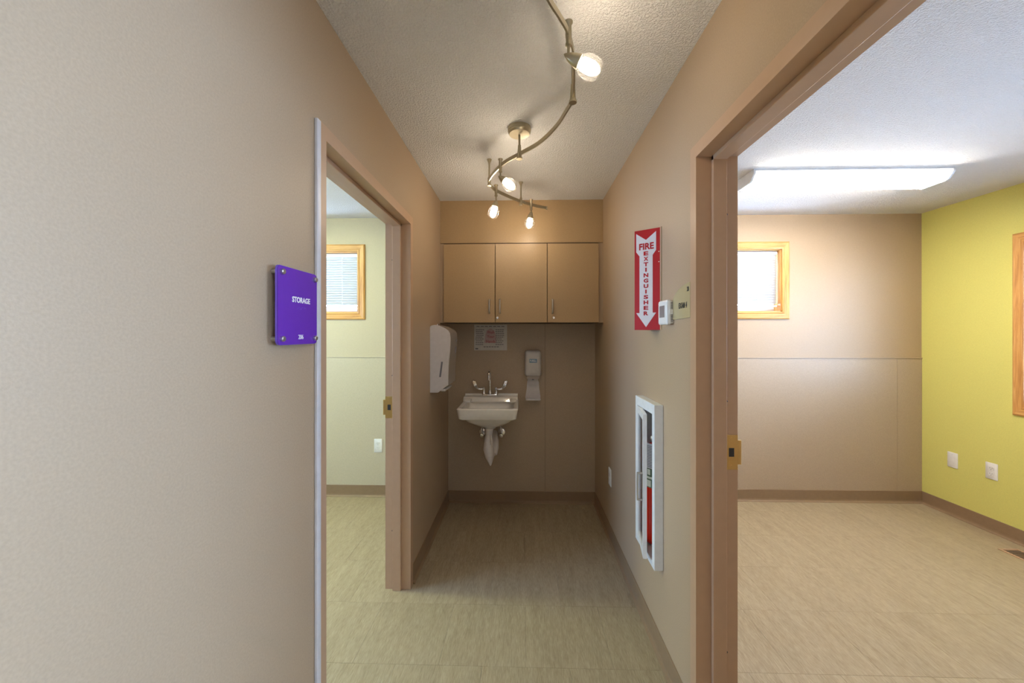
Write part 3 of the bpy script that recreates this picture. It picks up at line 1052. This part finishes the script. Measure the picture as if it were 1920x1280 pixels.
for r_ in ((.024, .148, YB - .10, YB - .096),):
    prism(bm, rrect(.030, .142, YB - .10, YB - .096, .0015, 2), lambda u, v, t: Vector((u, v, t)), .884, .893)
mk('drip_tray', bm, 'dispenser', sd, True)
mk('badge', fbox(bmesh.new(), sf, .055, .117, 1.186, 1.216, .093, .0946), 'blue', sd, label='small blue and white brand badge')
mk('badge_text', text_bm('PURELL', .017, lambda u, v, t: sf(.060 + u, 1.193 + v, .0946 + t), width=.052, offset=.012), 'letter_white', sd)

# ------------------------------------------------------------------ paper towel dispenser
pt = thing('paper_towel_dispenser', (XL, 2.73, 1.02), 'pale plastic paper towel dispenser on the alcove wall by the sink', 'dispenser')
prof = [(XL + .0005, 1.022), (XL + .0005, 1.470), (-.618, 1.479), (-.597, 1.482), (-.572, 1.478), (-.546, 1.467), (-.524, 1.456), (-.506, 1.442), (-.496, 1.425), (-.492, 1.40), (-.491, 1.377), (-.494, 1.32), (-.499, 1.268), (-.505, 1.20), (-.507, 1.13), (-.507, 1.073), (-.575, 1.022)]
P3 = lambda u, v, t: Vector((u, t, v))
Y0, Y1 = 2.59, 2.872
bm = bmesh.new()
prism(bm, prof, P3, Y0, Y0 + .014)
mk('side_cheek', bm, 'dispenser', pt, True)
bm = bmesh.new()
prism(bm, prof, P3, Y1 - .014, Y1)
mk('side_cheek', bm, 'dispenser', pt, True)
bm = bmesh.new()
inner = [(XL + .0005, 1.06)] + [(min(u + .004, -.489) if u > XL + .02 else u, v) for u, v in prof[1:-1]] + [(-.55, 1.045)]
prism(bm, inner, P3, Y0 + .014, Y1 - .014)
cv = mk('cover', bm, 'smoke', pt, True, 'smoky curved front cover')
mk('cover_lock', lathe(bmesh.new(), [(.010, 0), (.010, .002), (0, .002)], (-.4875, 2.80, 1.372), (1, 0, .03), 14), 'slot', cv, True)
mk('push_button', lathe(bmesh.new(), [(.024, 0), (.024, .002), (0, .002)], (-.4905, 2.79, 1.305), (1, 0, -.09), 18), 'slot', cv, True)
bm = bmesh.new()
prism(bm, [(-.566, 1.128), (-.554, 1.128), (-.5405, 1.232), (-.5525, 1.232)], P3, Y0 - .0015, Y0)
mk('level_window', bm, 'slot', pt, label='slanted grey level window')
mk('key_lock', lathe(bmesh.new(), [(.006, 0), (.006, .010), (.0, .012)], (-.585, 2.62, 1.479), (0, 0, 1), 12), 'chrome', pt, True)
mk('paper_lip', bbox_bm((-.56, -.528, Y0 + .02, Y1 - .02, 1.028, 1.045), .004, 2), 'white', pt, True)

# ------------------------------------------------------------------ purple room sign
ps = thing('room_sign', (XL, 1.02, 1.392), 'purple acrylic room sign reading STORAGE 206 on the near hall wall', 'sign')
sgY0, sgY1, sgZ0, sgZ1 = .931, 1.1125, 1.392, 1.593
Fs = lambda u, v, t: Vector((XL + .018 + t, sgY0 + u, sgZ0 + v))
W_, H_ = sgY1 - sgY0, sgZ1 - sgZ0
bm = bmesh.new()
prism(bm, rrect(0, W_, 0, H_, .012, 5), Fs, 0, .0045)
mk('backing', bm, 'purple_edge', ps)
bm = bmesh.new()
prism(bm, rrect(.001, W_ - .001, .001, H_ - .001, .011, 5), Fs, .0045, .0065)
mk('face', bm, 'purple', ps)
for u in (.016, W_ - .014):
    for v in (.016, H_ - .016):
        bm = lathe(bmesh.new(), [(.0062, 0), (.0062, .018)], Fs(u, v, -.018), (1, 0, 0), 16)
        lathe(bm, [(.0072, 0), (.0072, .006), (.0055, .008), (0, .008)], Fs(u, v, .0065), (1, 0, 0), 18)
        mk('standoff', bm, 'steel_grey', ps, True, 'round steel standoff bolt')
mk('lettering', text_bm('STORAGE', .0155, lambda u, v, t: Fs(.060 + u, .112 + v, .0065 + t), width=.084, offset=.03), 'letter_white', ps)
mk('room_number', text_bm('206', .0125, lambda u, v, t: Fs(.088 + u, .014 + v, .0065 + t), width=.023, offset=.01), 'letter_white', ps)
bm = bmesh.new()
for ci, dots in enumerate(((1, 2, 4), (0, 3), (0, 2, 4, 5), (1, 2, 3), (0,), (0, 1, 3, 4), (0, 4))):
    for q in dots:
        u = .084 + ci * .0062 + (q // 3) * .0025
        v = .100 - (q % 3) * .0025
        lathe(bm, [(.0008, 0), (.0006, .0006), (0, .0008)], Fs(u, v, .0065), (1, 0, 0), 6)
mk('braille', bm, 'purple_edge', ps, True)['kind'] = 'stuff'

# ------------------------------------------------------------------ fire extinguisher sign (two faces meeting in a ridge)
fs_ = thing('fire_extinguisher_sign', (XR, 1.77, 1.438), 'red V-shaped projecting sign reading FIRE EXTINGUISHER with a white down arrow', 'sign')
A = Vector((XR - .001, 1.703, 1.4385))
B = Vector((XR - .094, 1.772, 1.4385))
C = Vector((XR - .001, 1.841, 1.4385))
FH = .4505
fw = (A - B).length
ud = (A - B).normalized()
nd = Vector((ud.y, -ud.x, 0))
if nd.y > 0:
    nd = -nd
Ff = lambda u, v, t: B + ud * u + Vector((0, 0, v)) + nd * t
mk('front_panel', fbox(bmesh.new(), Ff, 0, fw, 0, FH, -.0025, 0), 'red', fs_)
ud2 = (C - B).normalized()
nd2 = Vector((ud2.y, -ud2.x, 0))
if nd2.y < 0:
    nd2 = -nd2
Fg = lambda u, v, t: B + ud2 * u + Vector((0, 0, v)) + nd2 * t
mk('rear_panel', fbox(bmesh.new(), Fg, .003, fw, 0, FH, -.0025, 0), 'red', fs_)


def arrow(F, root):
    c = .45 * fw
    k = fw / .116
    hw = .0445 * k
    sw = .0295 * k
    H = FH
    poly = [(c, H * .897), (c - hw, H * .970), (c - hw, H * .785), (c - sw, H * .740), (c - sw, H * .170), (c - hw, H * .170), (c, H * .028), (c + hw, H * .170), (c + sw, H * .170), (c + sw, H * .740), (c + hw, H * .785), (c + hw, H * .970)]
    bm = bmesh.new()
    prism(bm, poly, F, 0, .0006)
    ar = mk('arrow', bm, 'sign_white', root, label='white down arrow')
    mk('word', text_bm('FIRE', .0295, lambda u, v, t: F(c - .031 * k + u, H * .800 + v, .0006 + t), width=.066 * k, offset=.035), 'red', ar)
    for i, ch in enumerate('EXTINGUISHER'):
        w = .021 * k if ch != 'I' else .007 * k
        mk('letter', text_bm(ch, .0182, lambda u, v, t: F(c - w / 2 + u, H * (.742 - .0543 * i) + v, .0006 + t), width=w, offset=.045), 'red', ar)


arrow(Ff, fs_)
for v in (.155 - .045, .300, .345):
    mk('screw', lathe(bmesh.new(), [(.0022, 0), (.0022, .0012), (0, .0018)], Ff(fw - .007, v, 0), nd, 10), 'white', fs_, True)
mk('mount_flange', boxes((XR - .0035, XR - .0005, 1.690, 1.703, 1.4385, 1.4385 + FH)), 'taupe', fs_)

# ------------------------------------------------------------------ thermostat
th = thing('thermostat', (XR, 1.60, 1.456), 'white wall thermostat with a grey display beside the red sign', 'thermostat')
ty0, ty1, tz0, tz1 = 1.553, 1.648, 1.458, 1.558
Ft = lambda u, v, t: Vector((XR - t, u, v))
bm = bmesh.new()
loops(bm, [[Ft(y, z, t) for y, z in rrect(ty0 + g, ty1 - g, tz0 + g, tz1 - g, .006, 3)] for t, g in ((0, .004), (.014, .004))])
mk('base_plate', bm, 'white', th, True)
bm = bmesh.new()
loops(bm, [[Ft(y, z, t) for y, z in rrect(ty0 + g, ty1 - g, tz0 + g, tz1 - g, .008, 4)] for t, g in ((.014, 0), (.026, 0), (.030, .003), (.031, .007))])
mk('front_cover', bm, 'white', th, True)
mk('display', fbox(bmesh.new(), Ft, ty0 + .022, ty1 - .018, tz0 + .030, tz1 - .022, .0305, .0318), 'screen', th, label='grey display window')
for i in range(13):
    z = tz0 + .012 + i * .0062
    if 5 <= i <= 7:
        continue
    mk('vent_slit', boxes((XR - .013, XR - .003, ty0 + .0032, ty0 + .0046, z, z + .003)), 'vent_dark', th)
mk('side_tab', bbox_bm((XR - .020, XR - .005, ty0 - .002, ty0 + .006, tz0 + .040, tz0 + .062), .001, 1), 'white', th)

# ------------------------------------------------------------------ exam room sign
es = thing('exam_room_sign', (XR, 1.48, 1.477), 'olive translucent sign with a curved edge reading EXAM 4 beside the door frame', 'sign')
poly = [(1.397, 1.480), (1.575, 1.477)]
for k in range(13):
    a = math.radians(90 * k / 12)
    poly.append((1.397 + .178 * math.cos(a), 1.520 + .088 * math.sin(a)))
Fe = lambda u, v, t: Vector((XR - t, u, v))
bm = bmesh.new()
prism(bm, poly, Fe, .0005, .0045)
mk('plate', bm, 'olive_acrylic', es)
FeT = lambda u, v, t: Vector((XR - .0045 - t, 1.497 - u, 1.517 + v))
mk('lettering', text_bm('EXAM 4', .022, FeT, width=.074, offset=.04), 'letter_black', es)
mk('room_number', text_bm('20', .018, lambda u, v, t: Vector((XR - .0045 - t, 1.424 - u, 1.576 + v)), width=.017, offset=.03), 'letter_black', es)

# ------------------------------------------------------------------ extinguisher cabinet + extinguisher
ec = thing('extinguisher_cabinet', (XR, 1.81, .40), 'white recessed fire extinguisher cabinet with its glazed door ajar', 'cabinet')
cy0, cy1, cz0, cz1, cxf = 1.671, 1.947, .399, 1.113, XR - .039
iy0, iy1, iz0, iz1 = 1.701, 1.917, .429, 1.069
for r_ in ((cy0, iy0, cz0, cz1), (iy1, cy1, cz0, cz1), (iy0, iy1, cz0, iz0), (iy0, iy1, iz1, cz1)):
    mk('frame', bbox_bm((cxf, XR - .0005, *r_), .0012, 1), 'white_metal', ec)
bxr = XR + .116
bm = boxes((bxr - .0015, bxr, iy0, iy1, iz0, iz1), (XR - .001, bxr, iy0, iy0 + .0015, iz0, iz1), (XR - .001, bxr, iy1 - .0015, iy1, iz0, iz1), (XR - .001, bxr, iy0, iy1, iz0, iz0 + .0015), (XR - .001, bxr, iy0, iy1, iz1 - .0015, iz1))
mk('tub', bm, 'box_inside', ec)
th_ = math.radians(10)
hg = Vector((cxf + .002, iy1 - .002, 0))
dd = Vector((-math.sin(th_), -math.cos(th_), 0))
dn = Vector((-math.cos(th_), math.sin(th_), 0))
dl = iy1 - iy0 - .004
Fd = lambda u, v, t: hg + dd * u + dn * t + Vector((0, 0, v))
dz0, dz1 = iz0 + .002, iz1 - .002
bm = bmesh.new()
sl = .026
for r_ in ((0, sl, dz0, dz1), (dl - sl, dl, dz0, dz1), (sl, dl - sl, dz0, dz0 + .03), (sl, dl - sl, dz1 - .03, dz1)):
    fbox(bm, Fd, *r_, -.014, .002)
door = mk('cabinet_door', bm, 'white_metal', ec)
mk('door_window', fbox(bmesh.new(), Fd, sl, dl - sl, dz0 + .03, dz1 - .03, -.007, -.004), 'clear', door)
bm = bmesh.new()
tube(bm, spline([Fd(dl - .012, .685, .001), Fd(dl - .012, .685, .020), Fd(dl - .012, .692, .024), Fd(dl - .012, .795, .024), Fd(dl - .012, .802, .020), Fd(dl - .012, .802, .001)], 3), .0045, 10)
mk('pull_handle', bm, 'steel_grey', door, True)

EXC = Vector((.638, 1.850, iz0 + .002))
ex = thing('fire_extinguisher', EXC, 'red fire extinguisher standing inside the white cabinet', 'fire extinguisher')
bm = lathe(bmesh.new(), [(.030, 0), (.048, .004), (.054, .018), (.055, .03), (.055, .425), (.050, .446), (.034, .464), (.018, .472), (.018, .480)], EXC, (0, 0, 1), 36)
mk('cylinder', bm, 'ext_red', ex, True)


def band(z0, z1, mat, name, r=.0556, a0=100, a1=330, parent=None):
    bm = bmesh.new()
    n = max(4, int((a1 - a0) / 9))
    ins, outs = [], []
    for k in range(n + 1):
        a = math.radians(a0 + (a1 - a0) * k / n)
        for rr_, lst in ((r - .0008, ins), (r, outs)):
            lst.append(tuple(bm.verts.new((EXC.x + rr_ * math.cos(a), EXC.y + rr_ * math.sin(a), z)) for z in (z0, z1)))
    for k in range(n):
        bm.faces.new((outs[k][0], outs[k + 1][0], outs[k + 1][1], outs[k][1]))
        bm.faces.new((outs[k][1], outs[k + 1][1], ins[k + 1][1], ins[k][1]))
        bm.faces.new((ins[k][0], ins[k + 1][0], outs[k + 1][0], outs[k][0]))
    return mk(name, bm, mat, parent or ex, True)


pl_ = band(.700, .790, 'label_green', 'picture_label')
for z0, z1, a0, a1 in ((.705, .735, 195, 225), (.742, .752, 190, 280), (.715, .740, 235, 268), (.760, .786, 205, 222), (.764, .782, 232, 262), (.708, .732, 275, 300)):
    band(z0, z1, 'label_cream', 'label_block', .0562, a0, a1, pl_)
tg = band(.791, .908, 'paper', 'inspection_tag', .0565, 185, 300)
for k in range(14):
    z = .798 + k * .0074
    band(z, z + .0026, 'ink', 'printed_line', .0570, 195, 255 + (k * 37 % 40), tg)
bm = bmesh.new()
lathe(bm, [(.016, 0), (.020, .004), (.020, .030), (.012, .036), (0, .038)], EXC + Vector((0, 0, .478)), (0, 0, 1), 18)
cyl(bm, EXC + Vector((0, 0, .492)), EXC + Vector((-.012, -.05, .494)), .011, 14)
vh = mk('valve_head', bm, 'ext_dark', ex, True)
bm = bmesh.new()
for dz, h in ((.505, .010), (.526, .010)):
    prism(bm, rrect(-.012, .075, -.010, .010, .006, 3), lambda u, v, t: EXC + Vector((-v - u * .2, .01 - u * .95, t + u * .12)), dz, dz + h)
mk('lever', bm, 'ext_dark', vh, True)
mk('gauge', lathe(bmesh.new(), [(.014, 0), (.014, .010), (.011, .012), (0, .012)], EXC + Vector((-.018, -.012, .494)), (-.8, -.55, .1), 18), 'steel_grey', vh, True)


# ------------------------------------------------------------------ wall plates
def plate(fn, label, blank=False):
    """fn(u, v, t): centre at 0,0, t out from the wall."""
    root = thing('wall_outlet' if not blank else 'blank_wall_plate', fn(0, -.058, 0), label, 'outlet' if not blank else 'wall plate')
    bm = bmesh.new()
    loops(bm, [[fn(u, v, t) for u, v in rrect(-.036 + g, .036 - g, -.059 + g, .059 - g, .004, 3)] for t, g in ((.0003, 0), (.003, 0), (.0055, .003))])
    mk('plate', bm, 'white', root, True)
    if blank:
        for v in (-.042, .042):
            bm = bmesh.new()
            prism(bm, rrect(-.003, .003, v - .003, v + .003, .0028, 2), fn, .0053, .0062)
            mk('screw', bm, 'dispenser', root)
        return
    for v in (-.0195, .0195):
        bm = bmesh.new()
        prism(bm, rrect(-.017, .017, v - .0135, v + .0135, .010, 4), fn, .0052, .0068)
        f = mk('receptacle', bm, 'white', root)
        for r_ in ((-.0075, -.0055, v - .001, v + .007), (.0055, .0075, v - .001, v + .006), (-.002, .002, v - .010, v - .006)):
            mk('slot', fbox(bmesh.new(), fn, *r_, .0066, .0071), 'ink', f)
    bm = bmesh.new()
    prism(bm, rrect(-.003, .003, -.003, .003, .0028, 2), fn, .0053, .0064)
    mk('screw', bm, 'dispenser', root)


plate(lambda u, v, t: Vector((XR - t, 2.675 - u, .432 + v)), 'white outlet low on the alcove side wall past the extinguisher cabinet')
plate(lambda u, v, t: Vector((-1.262 + u, YR - .005 - t, .445 + v)), 'white outlet on the storage room back wall')
plate(lambda u, v, t: Vector((XLIME - t, 2.845 - u, .438 + v)), 'white duplex outlet on the lime wall')
plate(lambda u, v, t: Vector((XLIME - t, 3.095 - u, .436 + v)), 'blank white wall plate on the lime wall near the corner', True)

# ------------------------------------------------------------------ floor register
fv = thing('floor_register', (3.20, 2.46, 0), 'tan metal floor register beside the lime wall', 'floor vent')
rx0, rx1, ry0, ry1 = 3.135, 3.265, 2.27, 2.625
for r_ in ((rx0, rx0 + .016, ry0, ry1), (rx1 - .016, rx1, ry0, ry1), (rx0 + .016, rx1 - .016, ry0, ry0 + .016), (rx0 + .016, rx1 - .016, ry1 - .016, ry1)):
    mk('rim', bbox_bm((*r_, .0002, .005), .0015, 1), 'frame', fv)
mk('duct_shade', boxes((rx0 + .016, rx1 - .016, ry0 + .016, ry1 - .016, .0002, .0008)), 'dark', fv)  # flat dark sheet in place of shade below the fins
n = 20
for i in range(n):
    y = ry0 + .024 + (ry1 - ry0 - .05) * i / (n - 1)
    mk('fin', boxes((rx0 + .016, rx1 - .016, y, y + .003, .0008, .0045)), 'frame', fv)
